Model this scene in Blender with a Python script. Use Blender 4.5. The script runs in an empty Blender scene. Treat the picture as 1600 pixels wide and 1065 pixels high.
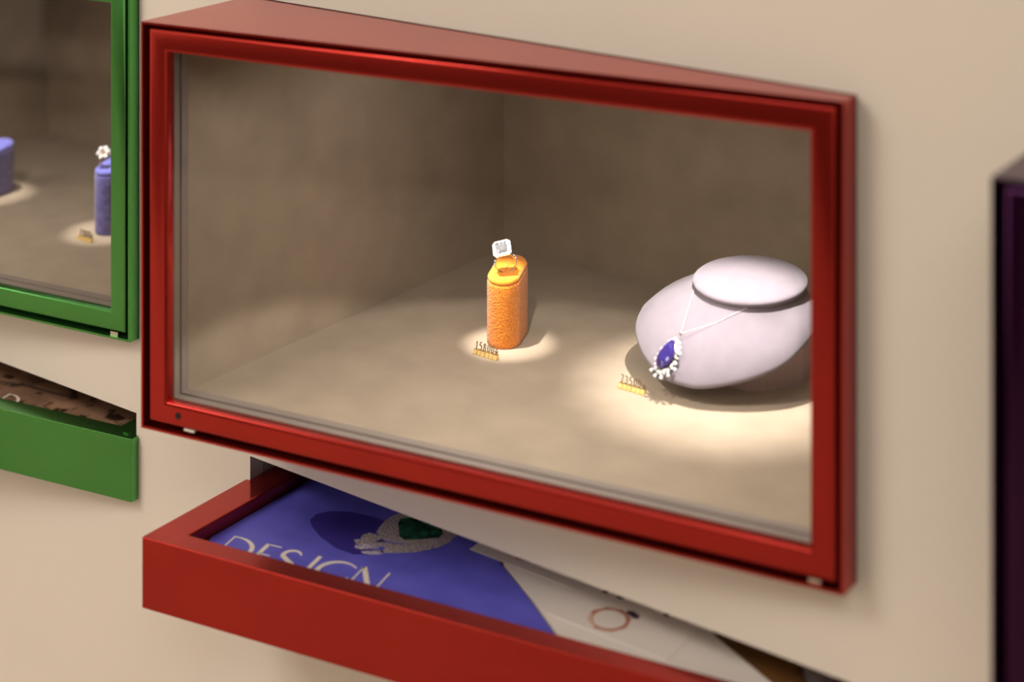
import bpy, bmesh, math, random
from math import sin, cos, pi, radians, atan2, sqrt
from mathutils import Vector, Matrix
from mathutils.bvhtree import BVHTree

random.seed(7)
S = bpy.context.scene
COL = S.collection

# ------------------------------------------------------------------ camera
F_PX, HORIZON = 2679.0, -545.0            # focal length and eye level, in pixels of the 1600 x 1065 frame
CAM = Vector((1.059, -1.0816, 1.62))
YAW = radians(35.63)
FWD = Vector((-sin(YAW), cos(YAW), 0))
RGT = Vector((cos(YAW), sin(YAW), 0))
cd = bpy.data.cameras.new('camera')
cam = bpy.data.objects.new('camera', cd)
COL.objects.link(cam)
cam.location = CAM
cam.rotation_euler = (pi / 2, 0, YAW)
cd.sensor_width = 36.0
cd.lens = F_PX * 36.0 / 1600.0
cd.shift_y = -(532.5 - HORIZON) / 1600.0
cd.clip_start = 0.02
cd.dof.use_dof = True
cd.dof.focus_distance = 1.53
cd.dof.aperture_fstop = 2.9
S.camera = cam


def ray(u, v):
    return FWD + RGT * ((u - 800) / F_PX) + Vector((0, 0, (HORIZON - v) / F_PX))


def at(u, v, z):
    """point of the horizontal plane z that the photograph shows at (u, v)"""
    d = ray(u, v)
    return CAM + d * ((z - CAM.z) / d.z)


# ------------------------------------------------------------------ world, exposure
W = bpy.data.worlds.new('world')
S.world = W
W.use_nodes = True
W.node_tree.nodes['Background'].inputs[0].default_value = (1.0, 0.9, 0.8, 1)
W.node_tree.nodes['Background'].inputs[1].default_value = 0.05
S.view_settings.view_transform = 'Standard'
S.view_settings.look = 'None'
S.view_settings.gamma = 1
S.view_settings.use_curve_mapping = False
S.view_settings.exposure = 0.0
S.cycles.use_denoising = True
S.cycles.max_bounces = 10
S.cycles.transparent_max_bounces = 16
S.cycles.caustics_reflective = False
S.cycles.caustics_refractive = False
S.cycles.sample_clamp_indirect = 6.0


def area(name, loc, aim, sx, sy, power, col):
    l = bpy.data.lights.new(name, 'AREA')
    l.shape = 'RECTANGLE'
    l.size, l.size_y, l.energy, l.color = sx, sy, power, col
    o = bpy.data.objects.new(name, l)
    COL.objects.link(o)
    o.location = loc
    o.rotation_euler = (Vector(aim) - Vector(loc)).to_track_quat('-Z', 'Y').to_euler()
    return o


def spot(name, loc, aim, power, cone, blend, rad, col):
    l = bpy.data.lights.new(name, 'SPOT')
    l.energy, l.spot_size, l.spot_blend, l.shadow_soft_size, l.color = power, radians(cone), blend, rad, col
    o = bpy.data.objects.new(name, l)
    COL.objects.link(o)
    o.location = loc
    o.rotation_euler = (Vector(aim) - Vector(loc)).to_track_quat('-Z', 'Y').to_euler()
    return o


WARM = (1.0, 0.91, 0.81)
CASELED = (1.0, 0.955, 0.89)
# lamps of the shop: ceiling panels, plus a fill for the far wall
area('ceiling_lamp', (-1.0, -1.5, 2.76), (-0.9, -1.0, 0), 1.2, 1.2, 48, WARM)
area('ceiling_lamp', (1.4, -1.6, 2.76), (1.2, -1.1, 0), 1.2, 1.2, 29, WARM)
area('far_wall_fill', (-2.0, -3.6, 2.74), (-2.3, -4.3, 0.3), 2.4, 0.4, 85, WARM)  # added light that brightens the far wall mirrored in the glass
# LEDs in the ceilings of the cases, plus a soft fill
PITCH = 0.7096
spot('case_led', (0.300, -0.055, 1.288), (0.300, -0.055, 1.0), 3.6, 103, 0.11, 0.006, CASELED)
spot('case_led', (0.190, -0.070, 1.288), (0.190, -0.070, 1.0), 0.4, 175, 0.4, 0.006, CASELED)
spot('case_led', (0.430, 0.000, 1.288), (0.430, 0.00, 1.0), 0.35, 175, 0.4, 0.006, CASELED)
spot('case_spotlight', (0.150, 0.085, 1.290), (0.1765, 0.134, 1.04), 11, 18.5, 0.85, 0.004, CASELED)
spot('case_spotlight', (0.370, 0.175, 1.290), (0.376, 0.172, 1.03), 11.5, 56, 0.8, 0.002, CASELED)
area('case_fill', (0.29, 0.10, 1.2945), (0.29, 0.10, 0), 0.40, 0.02, 0.30, CASELED)  # fill added to lift the suede walls, not a fixture of the case
spot('case_led', (0.30 - PITCH, -0.020, 1.288), (0.30 - PITCH, 0.06, 1.0), 1.5, 150, 0.8, 0.008, CASELED)
spot('case_spotlight', (-0.335, 0.10, 1.290), (-0.334, 0.124, 1.04), 5.0, 20, 0.8, 0.004, CASELED)
spot('case_spotlight', (-0.535, 0.12, 1.290), (-0.533, 0.138, 1.04), 5.0, 22, 0.8, 0.004, CASELED)


# ------------------------------------------------------------------ materials
def newmat(name):
    m = bpy.data.materials.new(name)
    m.use_nodes = True
    nt = m.node_tree
    return m, nt, nt.nodes['Principled BSDF']


def mat(name, col, rough=0.5, metal=0.0, var=0.0, scale=40, bump=0.0, bscale=300, coat=0.0, sheen=0.0,
        spec=0.5, trans=0.0, ior=1.45, col2=None, bdist=0.001, detail=3):
    m, nt, b = newmat(name)
    b.inputs['Base Color'].default_value = (*col, 1)
    b.inputs['Roughness'].default_value = rough
    b.inputs['Metallic'].default_value = metal
    b.inputs['Coat Weight'].default_value = coat
    b.inputs['Coat Roughness'].default_value = 0.08
    b.inputs['Sheen Weight'].default_value = sheen
    b.inputs['Specular IOR Level'].default_value = spec
    b.inputs['Transmission Weight'].default_value = trans
    b.inputs['IOR'].default_value = ior
    tc = nt.nodes.new('ShaderNodeTexCoord')
    if var or col2:
        n = nt.nodes.new('ShaderNodeTexNoise')
        n.inputs['Scale'].default_value = scale
        n.inputs['Detail'].default_value = detail
        nt.links.new(tc.outputs['Object'], n.inputs['Vector'])
        r = nt.nodes.new('ShaderNodeValToRGB')
        r.color_ramp.elements[0].position = 0.32
        r.color_ramp.elements[1].position = 0.68
        c2 = col2 if col2 else tuple(c * (1 - var) for c in col)
        r.color_ramp.elements[0].color = (*c2, 1)
        r.color_ramp.elements[1].color = (*(tuple(min(1, c * (1 + var)) for c in col)), 1)
        nt.links.new(n.outputs['Fac'], r.inputs['Fac'])
        nt.links.new(r.outputs['Color'], b.inputs['Base Color'])
    if bump:
        n2 = nt.nodes.new('ShaderNodeTexNoise')
        n2.inputs['Scale'].default_value = bscale
        n2.inputs['Detail'].default_value = 3
        nt.links.new(tc.outputs['Object'], n2.inputs['Vector'])
        bp = nt.nodes.new('ShaderNodeBump')
        bp.inputs['Strength'].default_value = bump
        bp.inputs['Distance'].default_value = bdist
        nt.links.new(n2.outputs['Fac'], bp.inputs['Height'])
        nt.links.new(bp.outputs['Normal'], b.inputs['Normal'])
    return m


def glass_pane(name):
    m = bpy.data.materials.new(name)
    m.use_nodes = True
    nt = m.node_tree
    for n in list(nt.nodes):
        if n.type != 'OUTPUT_MATERIAL':
            nt.nodes.remove(n)
    out = [n for n in nt.nodes if n.type == 'OUTPUT_MATERIAL'][0]
    tr = nt.nodes.new('ShaderNodeBsdfTransparent')
    tr.inputs[0].default_value = (0.97, 0.975, 0.97, 1)
    gl = nt.nodes.new('ShaderNodeBsdfGlossy')
    gl.inputs['Roughness'].default_value = 0.02
    fr = nt.nodes.new('ShaderNodeFresnel')
    fr.inputs['IOR'].default_value = 1.45
    mx = nt.nodes.new('ShaderNodeMixShader')
    ge = nt.nodes.new('ShaderNodeNewGeometry')
    inv = nt.nodes.new('ShaderNodeMath')
    inv.operation = 'SUBTRACT'
    inv.inputs[0].default_value = 1.0
    twice = nt.nodes.new('ShaderNodeMath')      # a pane reflects at both of its faces
    twice.operation = 'MULTIPLY'
    twice.inputs[1].default_value = 1.9
    twice.use_clamp = True
    mul = nt.nodes.new('ShaderNodeMath')
    mul.operation = 'MULTIPLY'
    nt.links.new(ge.outputs['Backfacing'], inv.inputs[1])
    nt.links.new(fr.outputs[0], mul.inputs[0])
    nt.links.new(inv.outputs[0], mul.inputs[1])
    nt.links.new(mul.outputs[0], twice.inputs[0])
    nt.links.new(twice.outputs[0], mx.inputs[0])
    nt.links.new(tr.outputs[0], mx.inputs[1])
    nt.links.new(gl.outputs[0], mx.inputs[2])
    nt.links.new(mx.outputs[0], out.inputs['Surface'])
    return m


M = {}
M['wall'] = mat('wall_paint', (0.80, 0.75, 0.685), 0.55, var=0.012, scale=3, bump=0.05, bscale=500, bdist=0.0002)
M['ceiling'] = mat('ceiling_paint', (0.80, 0.75, 0.68), 0.8, var=0.01, scale=2)
M['floor'] = mat('floor_carpet', (0.36, 0.28, 0.21), 0.8, var=0.15, scale=6)
M['far_wall'] = mat('far_wall_paint', (0.80, 0.74, 0.67), 0.7, var=0.01, scale=2)
M['dark_trim'] = mat('dark_trim', (0.05, 0.035, 0.03), 0.4, var=0.1)
M['housing'] = mat('drawer_housing', (0.55, 0.46, 0.45), 0.35, var=0.04, scale=20)


def candy(name, col, rough=0.20, metal=0.92, coat=0.25):
    m = mat(name, col, rough, metal, var=0.05, scale=14, coat=coat, bump=0.02, bscale=60, bdist=0.002)
    return m


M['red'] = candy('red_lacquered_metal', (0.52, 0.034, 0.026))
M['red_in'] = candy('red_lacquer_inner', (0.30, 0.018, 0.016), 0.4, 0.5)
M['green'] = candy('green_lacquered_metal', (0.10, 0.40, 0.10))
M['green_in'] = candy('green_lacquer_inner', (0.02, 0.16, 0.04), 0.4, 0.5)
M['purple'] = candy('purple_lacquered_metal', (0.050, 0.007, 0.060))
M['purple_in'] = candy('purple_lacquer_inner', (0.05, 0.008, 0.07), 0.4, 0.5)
M['glass'] = glass_pane('door_glass')
M['seal'] = mat('grey_seal', (0.25, 0.205, 0.18), 0.42, 0.1, var=0.04, scale=30)
M['seal_dark'] = mat('dark_seal', (0.12, 0.095, 0.09), 0.3, 0.2, var=0.05)
M['suede'] = mat('taupe_suede', (0.31, 0.240, 0.175), 0.95, var=0.085, scale=26, bump=0.35, bscale=900, bdist=0.0004,
                 sheen=0.15, spec=0.1, detail=5)
M['black'] = mat('black_plastic', (0.008, 0.007, 0.007), 0.5, var=0.1)
M['steel'] = mat('steel', (0.75, 0.72, 0.68), 0.25, 1.0, var=0.03)
M['white_plastic'] = mat('white_plastic', (0.85, 0.80, 0.74), 0.4, var=0.01)
M['orange_terry'] = mat('orange_terry', (0.84, 0.27, 0.014), 0.95, col2=(0.54, 0.13, 0.005), scale=620, bump=1.0, bscale=700, bdist=0.002, sheen=0.3, spec=0.1)
M['orange'] = mat('orange_suede', (0.82, 0.25, 0.02), 0.9, var=0.06, scale=300, bump=0.3, bscale=1500, bdist=0.0003, sheen=0.2, spec=0.15)
M['blue_terry'] = mat('blue_velvet', (0.115, 0.10, 0.36), 0.9, col2=(0.06, 0.05, 0.21), scale=160, bump=0.7, bscale=700, bdist=0.0008, sheen=0.4, spec=0.1)
M['blue'] = mat('blue_suede', (0.11, 0.11, 0.40), 0.9, var=0.06, scale=300, bump=0.3, bscale=1500, bdist=0.0003, sheen=0.3, spec=0.15)
M['mauve'] = mat('mauve_suede', (0.180, 0.150, 0.175), 0.92, var=0.05, scale=70, bump=0.35, bscale=1600, bdist=0.0003, sheen=0.25, spec=0.12)
M['mauve_base'] = mat('mauve_base_suede', (0.38, 0.27, 0.29), 0.92, var=0.03, scale=120, sheen=0.1, spec=0.12)
M['gold'] = mat('brushed_gold', (0.83, 0.60, 0.24), 0.32, 0.9, var=0.05, scale=400)
M['gold_dark'] = mat('darkened_gold', (0.20, 0.125, 0.05), 0.45, 0.5, var=0.08, scale=400)
M['white_gold'] = mat('white_gold', (0.86, 0.80, 0.74), 0.12, 1.0, var=0.02, scale=400)
M['rose_gold'] = mat('rose_gold', (0.86, 0.55, 0.38), 0.15, 1.0, var=0.02, scale=400)
M['diamond'] = mat('diamond', (0.66, 0.66, 0.68), 0.06, 0.0, trans=0.2, ior=2.0, coat=0.6, var=0.01, scale=900)
M['centre_diamond'] = mat('centre_diamond', (0.80, 0.80, 0.86), 0.0, 0.0, trans=0.85, ior=2.2, var=0.01, scale=900)
M['sapphire'] = mat('violet_sapphire', (0.06, 0.026, 0.19), 0.03, 0.0, trans=0.45, ior=1.77, coat=0.3, col2=(0.03, 0.03, 0.26), scale=260)
M['chain'] = mat('chain_silver', (0.88, 0.84, 0.82), 0.3, 0.25, var=0.02, scale=900)
M['paper'] = mat('white_paper', (0.86, 0.80, 0.75), 0.55, var=0.01, scale=30)
M['pages'] = mat('page_edges', (0.62, 0.56, 0.52), 0.7, var=0.05, scale=500)
M['print_ink'] = mat('dark_ink', (0.05, 0.035, 0.035), 0.5, var=0.05)
M['letter'] = mat('cream_lettering', (0.90, 0.82, 0.72), 0.5, var=0.01)
M['blue_cover'] = mat('blue_cover', (0.15, 0.145, 0.74), 0.38, col2=(0.115, 0.11, 0.62), scale=36, detail=6)
M['blue_shadow_print'] = mat('dark_blue_print', (0.05, 0.035, 0.30), 0.4, var=0.08, scale=40)
M['diamond_print'] = mat('printed_diamonds', (0.80, 0.72, 0.72), 0.4, col2=(0.13, 0.10, 0.14), scale=700, detail=1)
M['spark_print'] = mat('printed_sparkles', (0.85, 0.78, 0.80), 0.4, col2=(0.20, 0.18, 0.42), scale=500, detail=1)
M['rim_print'] = mat('printed_silver_rim', (0.45, 0.40, 0.38), 0.4, var=0.25, scale=300)
M['emerald_print'] = mat('printed_emerald', (0.03, 0.17, 0.09), 0.25, col2=(0.006, 0.035, 0.02), scale=130, detail=2)
M['rose_print'] = mat('printed_rose_gold', (0.62, 0.27, 0.17), 0.45, col2=(0.45, 0.16, 0.10), scale=150)
M['rose_print_light'] = mat('printed_pale_gold', (0.80, 0.56, 0.46), 0.45, var=0.05, scale=150)
M['gem_print'] = mat('printed_dark_gem', (0.10, 0.05, 0.09), 0.4, col2=(0.03, 0.015, 0.04), scale=300)
M['amber_cover'] = mat('amber_cover', (0.26, 0.12, 0.03), 0.4, col2=(0.10, 0.045, 0.02), scale=18)
M['grey_leaflet'] = mat('grey_paper', (0.42, 0.36, 0.36), 0.6, var=0.02, scale=20)
# stone photograph printed over the brown booklet
m, nt, b = newmat('stone_photo_cover')
tc = nt.nodes.new('ShaderNodeTexCoord')
n1 = nt.nodes.new('ShaderNodeTexNoise'); n1.inputs['Scale'].default_value = 22; n1.inputs['Detail'].default_value = 6
n2 = nt.nodes.new('ShaderNodeTexNoise'); n2.inputs['Scale'].default_value = 75; n2.inputs['Detail'].default_value = 3
r1 = nt.nodes.new('ShaderNodeValToRGB'); r2 = nt.nodes.new('ShaderNodeValToRGB')
r1.color_ramp.elements[0].position = 0.3; r1.color_ramp.elements[1].position = 0.72
r1.color_ramp.elements[0].color = (0.16, 0.085, 0.055, 1); r1.color_ramp.elements[1].color = (0.42, 0.25, 0.155, 1)
r2.color_ramp.elements[0].position = 0.36; r2.color_ramp.elements[1].position = 0.46
r2.color_ramp.elements[0].color = (0.10, 0.08, 0.07, 1); r2.color_ramp.elements[1].color = (1, 1, 1, 1)
mm = nt.nodes.new('ShaderNodeMix'); mm.data_type = 'RGBA'; mm.blend_type = 'MULTIPLY'; mm.inputs[0].default_value = 1
nt.links.new(tc.outputs['Object'], n1.inputs['Vector']); nt.links.new(tc.outputs['Object'], n2.inputs['Vector'])
nt.links.new(n1.outputs['Fac'], r1.inputs['Fac']); nt.links.new(n2.outputs['Fac'], r2.inputs['Fac'])
nt.links.new(r1.outputs['Color'], mm.inputs[6]); nt.links.new(r2.outputs['Color'], mm.inputs[7])
nt.links.new(mm.outputs[2], b.inputs['Base Color'])
b.inputs['Roughness'].default_value = 0.45
M['stone_cover'] = m


# ------------------------------------------------------------------ object helpers
def obj(name, bm, m, parent=None, smooth=None):
    me = bpy.data.meshes.new(name)
    bmesh.ops.recalc_face_normals(bm, faces=bm.faces)
    bm.to_mesh(me)
    bm.free()
    me.materials.append(m)
    if smooth is not None:
        for p in me.polygons:
            p.use_smooth = True
        me.set_sharp_from_angle(angle=radians(smooth))
    o = bpy.data.objects.new(name, me)
    COL.objects.link(o)
    if parent:
        o.parent = parent
        o.matrix_parent_inverse = parent.matrix_world.inverted()
    return o


def thing(name, loc, label, cat, group=None, rot=(0, 0, 0)):
    o = bpy.data.objects.new(name, None)
    o.empty_display_size = 0.02
    COL.objects.link(o)
    o.location = loc
    o.rotation_euler = rot
    tag(o, label, cat, group)
    bpy.context.view_layer.update()
    return o


def tag(o, label, cat, group=None):
    o['label'] = label
    o['category'] = cat
    if group:
        o['group'] = group


def struct(o):
    o['kind'] = 'structure'
    return o


def copy_tree(o, parent=None):
    c = o.copy()
    COL.objects.link(c)
    if parent:
        c.parent = parent
        c.matrix_parent_inverse = o.matrix_parent_inverse.copy()
    for ch in list(o.children):
        copy_tree(ch, c)
    return c


def box(bm, x0, x1, y0, y1, z0, z1, mtx=None):
    vs = [bm.verts.new(Vector((x, y, z))) for z in (z0, z1) for (x, y) in ((x0, y0), (x1, y0), (x1, y1), (x0, y1))]
    for f in ((3, 2, 1, 0), (4, 5, 6, 7), (0, 1, 5, 4), (1, 2, 6, 5), (2, 3, 7, 6), (3, 0, 4, 7)):
        bm.faces.new([vs[i] for i in f])
    if mtx is not None:
        for v in vs:
            v.co = mtx @ v.co
    return vs


def prism(bm, pts, z0, z1, mtx=None):
    n = len(pts)
    a = [bm.verts.new((p[0], p[1], z0)) for p in pts]
    c = [bm.verts.new((p[0], p[1], z1)) for p in pts]
    bm.faces.new(list(reversed(a)))
    bm.faces.new(c)
    for i in range(n):
        bm.faces.new((a[i], a[(i + 1) % n], c[(i + 1) % n], c[i]))
    if mtx is not None:
        for v in a + c:
            v.co = mtx @ v.co
    return a + c


def quadslab(bm, pts, thick):
    """a thin slab: four or more world points, thickened along the face normal (outward positive)"""
    P = [Vector(p) for p in pts]
    n = (P[1] - P[0]).cross(P[2] - P[0]).normalized() * thick
    a = [bm.verts.new(p) for p in P]
    c = [bm.verts.new(p + n) for p in P]
    k = len(P)
    bm.faces.new(list(reversed(a)))
    bm.faces.new(c)
    for i in range(k):
        bm.faces.new((a[i], a[(i + 1) % k], c[(i + 1) % k], c[i]))


def loft(bm, rings, closed=True, caps=(True, True)):
    R = [[bm.verts.new(p) for p in r] for r in rings]
    n = len(R[0])
    for i in range(len(R) - 1):
        for j in range(n if closed else n - 1):
            k = (j + 1) % n
            bm.faces.new((R[i][j], R[i][k], R[i + 1][k], R[i + 1][j]))
    if caps[0]:
        bm.faces.new(list(reversed(R[0])))
    if caps[1]:
        bm.faces.new(R[-1])
    return R


def tube(bm, pts, radii, seg=10, closed=False):
    P = [Vector(p) for p in pts]
    n = len(P)
    rings = []
    up = Vector((0, 0, 1))
    for i in range(n):
        a = P[(i - 1) % n] if (closed or i > 0) else P[i]
        c = P[(i + 1) % n] if (closed or i < n - 1) else P[i]
        t = (c - a).normalized()
        s = t.cross(up)
        if s.length < 1e-4:
            s = t.cross(Vector((0, 1, 0)))
        s.normalize()
        w = s.cross(t)
        r = radii[i] if isinstance(radii, (list, tuple)) else radii
        rings.append([P[i] + (s * cos(2 * pi * j / seg) + w * sin(2 * pi * j / seg)) * r for j in range(seg)])
    if closed:
        rings.append(rings[0])
        loft(bm, rings, caps=(False, False))
        bmesh.ops.remove_doubles(bm, verts=bm.verts, dist=1e-7)
    else:
        loft(bm, rings)


def sweep_rect(bm, prof, w, h, place):
    """sweep the profile (inset, depth) round the rectangle 0..w, 0..h with mitred corners"""
    corners = [(0, 0, 1, 1), (w, 0, -1, 1), (w, h, -1, -1), (0, h, 1, -1)]
    rings = []
    for (x, z, sx, sz) in corners:
        rings.append([bm.verts.new(place(x + sx * a, d, z + sz * a)) for (a, d) in prof])
    n = len(prof)
    for i in range(4):
        A, B = rings[i], rings[(i + 1) % 4]
        for j in range(n):
            k = (j + 1) % n
            bm.faces.new((A[j], A[k], B[k], B[j]))


def stroke(bm, pts, widths, z0, z1, place):
    """flat pen stroke with a width at each point, extruded from z0 to z1, in the letter plane"""
    P = [Vector((p[0], p[1])) for p in pts]
    n = len(P)
    if not isinstance(widths, (list, tuple)):
        widths = [widths] * n
    L, R = [], []
    for i in range(n):
        t = (P[min(i + 1, n - 1)] - P[max(i - 1, 0)]).normalized()
        s = Vector((-t.y, t.x)) * widths[i] / 2
        L.append(P[i] + s)
        R.append(P[i] - s)
    vs = []
    for z in (z0, z1):
        vs.append(([bm.verts.new(place(p.x, p.y, z)) for p in L], [bm.verts.new(place(p.x, p.y, z)) for p in R]))
    for i in range(n - 1):
        for (l, r) in vs:
            bm.faces.new((l[i], l[i + 1], r[i + 1], r[i]))
        bm.faces.new((vs[0][0][i], vs[0][0][i + 1], vs[1][0][i + 1], vs[1][0][i]))
        bm.faces.new((vs[0][1][i], vs[0][1][i + 1], vs[1][1][i + 1], vs[1][1][i]))
    for i in (0, n - 1):
        bm.faces.new((vs[0][0][i], vs[0][1][i], vs[1][1][i], vs[1][0][i]))


def arc(cx, cy, rx, ry, a0, a1, n=12):
    return [(cx + rx * cos(radians(a0 + (a1 - a0) * i / n)), cy + ry * sin(radians(a0 + (a1 - a0) * i / n))) for i in range(n + 1)]


def bevel(o, w, seg=2):
    md = o.modifiers.new('bevel', 'BEVEL')
    md.width, md.segments, md.limit_method = w, seg, 'ANGLE'
    md.angle_limit = radians(40)
    return o


# ------------------------------------------------------------------ the shop: walls, floor, ceiling
CASE_W, CASE_Z0, CASE_Z1 = 0.571, 0.988, 1.3186
SLOT_TOP = 0.9188
TRAYS = {0: (0.8410, 0.8987), -1: (0.8410, 0.8987)}
XMIN, XMAX, YFAR, ZTOP = -4.6, 3.6, -4.3, 2.8

holes = [(k * PITCH - 0.0006, k * PITCH + CASE_W + 0.0006, CASE_Z0 - 0.0006, CASE_Z1 + 0.0006) for k in (-1, 0, 1)]
holes += [(k * PITCH + 0.003, k * PITCH + 0.568, TRAYS[k][0] - 0.0008, SLOT_TOP) for k in (-1, 0)]
xs = sorted({XMIN, XMAX} | {h[0] for h in holes} | {h[1] for h in holes})
zs = sorted({0.0, ZTOP} | {h[2] for h in holes} | {h[3] for h in holes})
bm = bmesh.new()
for i in range(len(xs) - 1):
    for j in range(len(zs) - 1):
        cx, cz = (xs[i] + xs[i + 1]) / 2, (zs[j] + zs[j + 1]) / 2
        if any(h[0] < cx < h[1] and h[2] < cz < h[3] for h in holes):
            continue
        bm.faces.new([bm.verts.new((x, 0, z)) for (x, z) in ((xs[i], zs[j]), (xs[i + 1], zs[j]), (xs[i + 1], zs[j + 1]), (xs[i], zs[j + 1]))])
bmesh.ops.remove_doubles(bm, verts=bm.verts, dist=1e-5)
r = bmesh.ops.extrude_face_region(bm, geom=list(bm.faces))
for e in r['geom']:
    if isinstance(e, bmesh.types.BMVert):
        e.co.y += 0.016
struct(obj('wall_back', bm, M['wall']))
for nm, b6, m_ in (('wall_front', (XMIN, XMAX, YFAR - 0.02, YFAR, 0, ZTOP), 'far_wall'),
                   ('wall_left', (XMIN - 0.02, XMIN, YFAR, 0.016, 0, ZTOP), 'far_wall'),
                   ('wall_right', (XMAX, XMAX + 0.02, YFAR, 0.016, 0, ZTOP), 'far_wall'),
                   ('floor', (XMIN - 0.02, XMAX + 0.02, YFAR - 0.02, 0.016, -0.02, 0), 'floor'),
                   ('ceiling', (XMIN - 0.02, XMAX + 0.02, YFAR - 0.02, 0.016, ZTOP, ZTOP + 0.02), 'ceiling'),
                   ('baseboard_front', (XMIN, XMAX, YFAR, YFAR + 0.015, 0, 0.05), 'dark_trim')):
    bm = bmesh.new()
    box(bm, *b6)
    struct(obj(nm, bm, M[m_]))

# housings of the two drawer slots behind the wall (the recess each tray slides in)
for n, k in ((1, 0), (2, -1)):
    x0, x1 = k * PITCH + 0.003, k * PITCH + 0.568
    z0, z1 = TRAYS[k][0] - 0.0008, SLOT_TOP
    bm = bmesh.new()
    y0, y1, t = 0.0168, 0.34, 0.003
    box(bm, x0 - t, x0, y0, y1, z0 - t, z1 + t)
    box(bm, x1, x1 + t, y0, y1, z0 - t, z1 + t)
    box(bm, x0, x1, y0, y1, z1, z1 + t)
    box(bm, x0, x1, y0, y1, z0 - t, z0)
    box(bm, x0 - t, x1 + t, y1, y1 + t, z0 - t, z1 + t)
    struct(obj('trim_%d' % n, bm, M['housing']))


bench = thing('bench', (-2.47, -4.05, 0), 'low dark bench across the shop, mirrored in the green case glass', 'bench')
bm = bmesh.new(); box(bm, -2.64, -2.30, -4.22, -3.90, .27, .42)
obj('seat', bm, M['dark_trim'], bench)
for bx in (-2.62, -2.35):
    for by in (-4.20, -3.95):
        bm = bmesh.new(); box(bm, bx, bx + .03, by, by + .03, 0, .27)
        obj('leg', bm, M['steel'], bench)


counter = thing('counter', (-.7, -3.95, 0), 'long dark shop counter opposite, mirrored in the red door frame', 'counter')
bm = bmesh.new(); box(bm, -2.02, .80, -4.20, -3.72, .06, .90)
obj('counter_body', bm, M['dark_trim'], counter)
bm = bmesh.new(); box(bm, -2.05, .83, -4.22, -3.69, .90, .93)
obj('countertop', bm, M['housing'], counter)
bm = bmesh.new(); box(bm, -1.98, .76, -4.18, -3.76, 0, .06)
obj('plinth', bm, M['black'], counter)


# ------------------------------------------------------------------ the display cases
def make_front(dx, yl, yr):
    """frame of the slanting front: yl, yr are how far its ends stand out from the wall"""
    p0 = Vector((dx, -yl, 0))
    e = Vector((CASE_W, yl - yr, 0))
    length = e.length
    e.normalize()
    n = Vector((e.y, -e.x, 0))

    def place(s, d, z):
        p = p0 + e * s - n * d
        return Vector((p.x, p.y, z))
    return place, length


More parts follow.
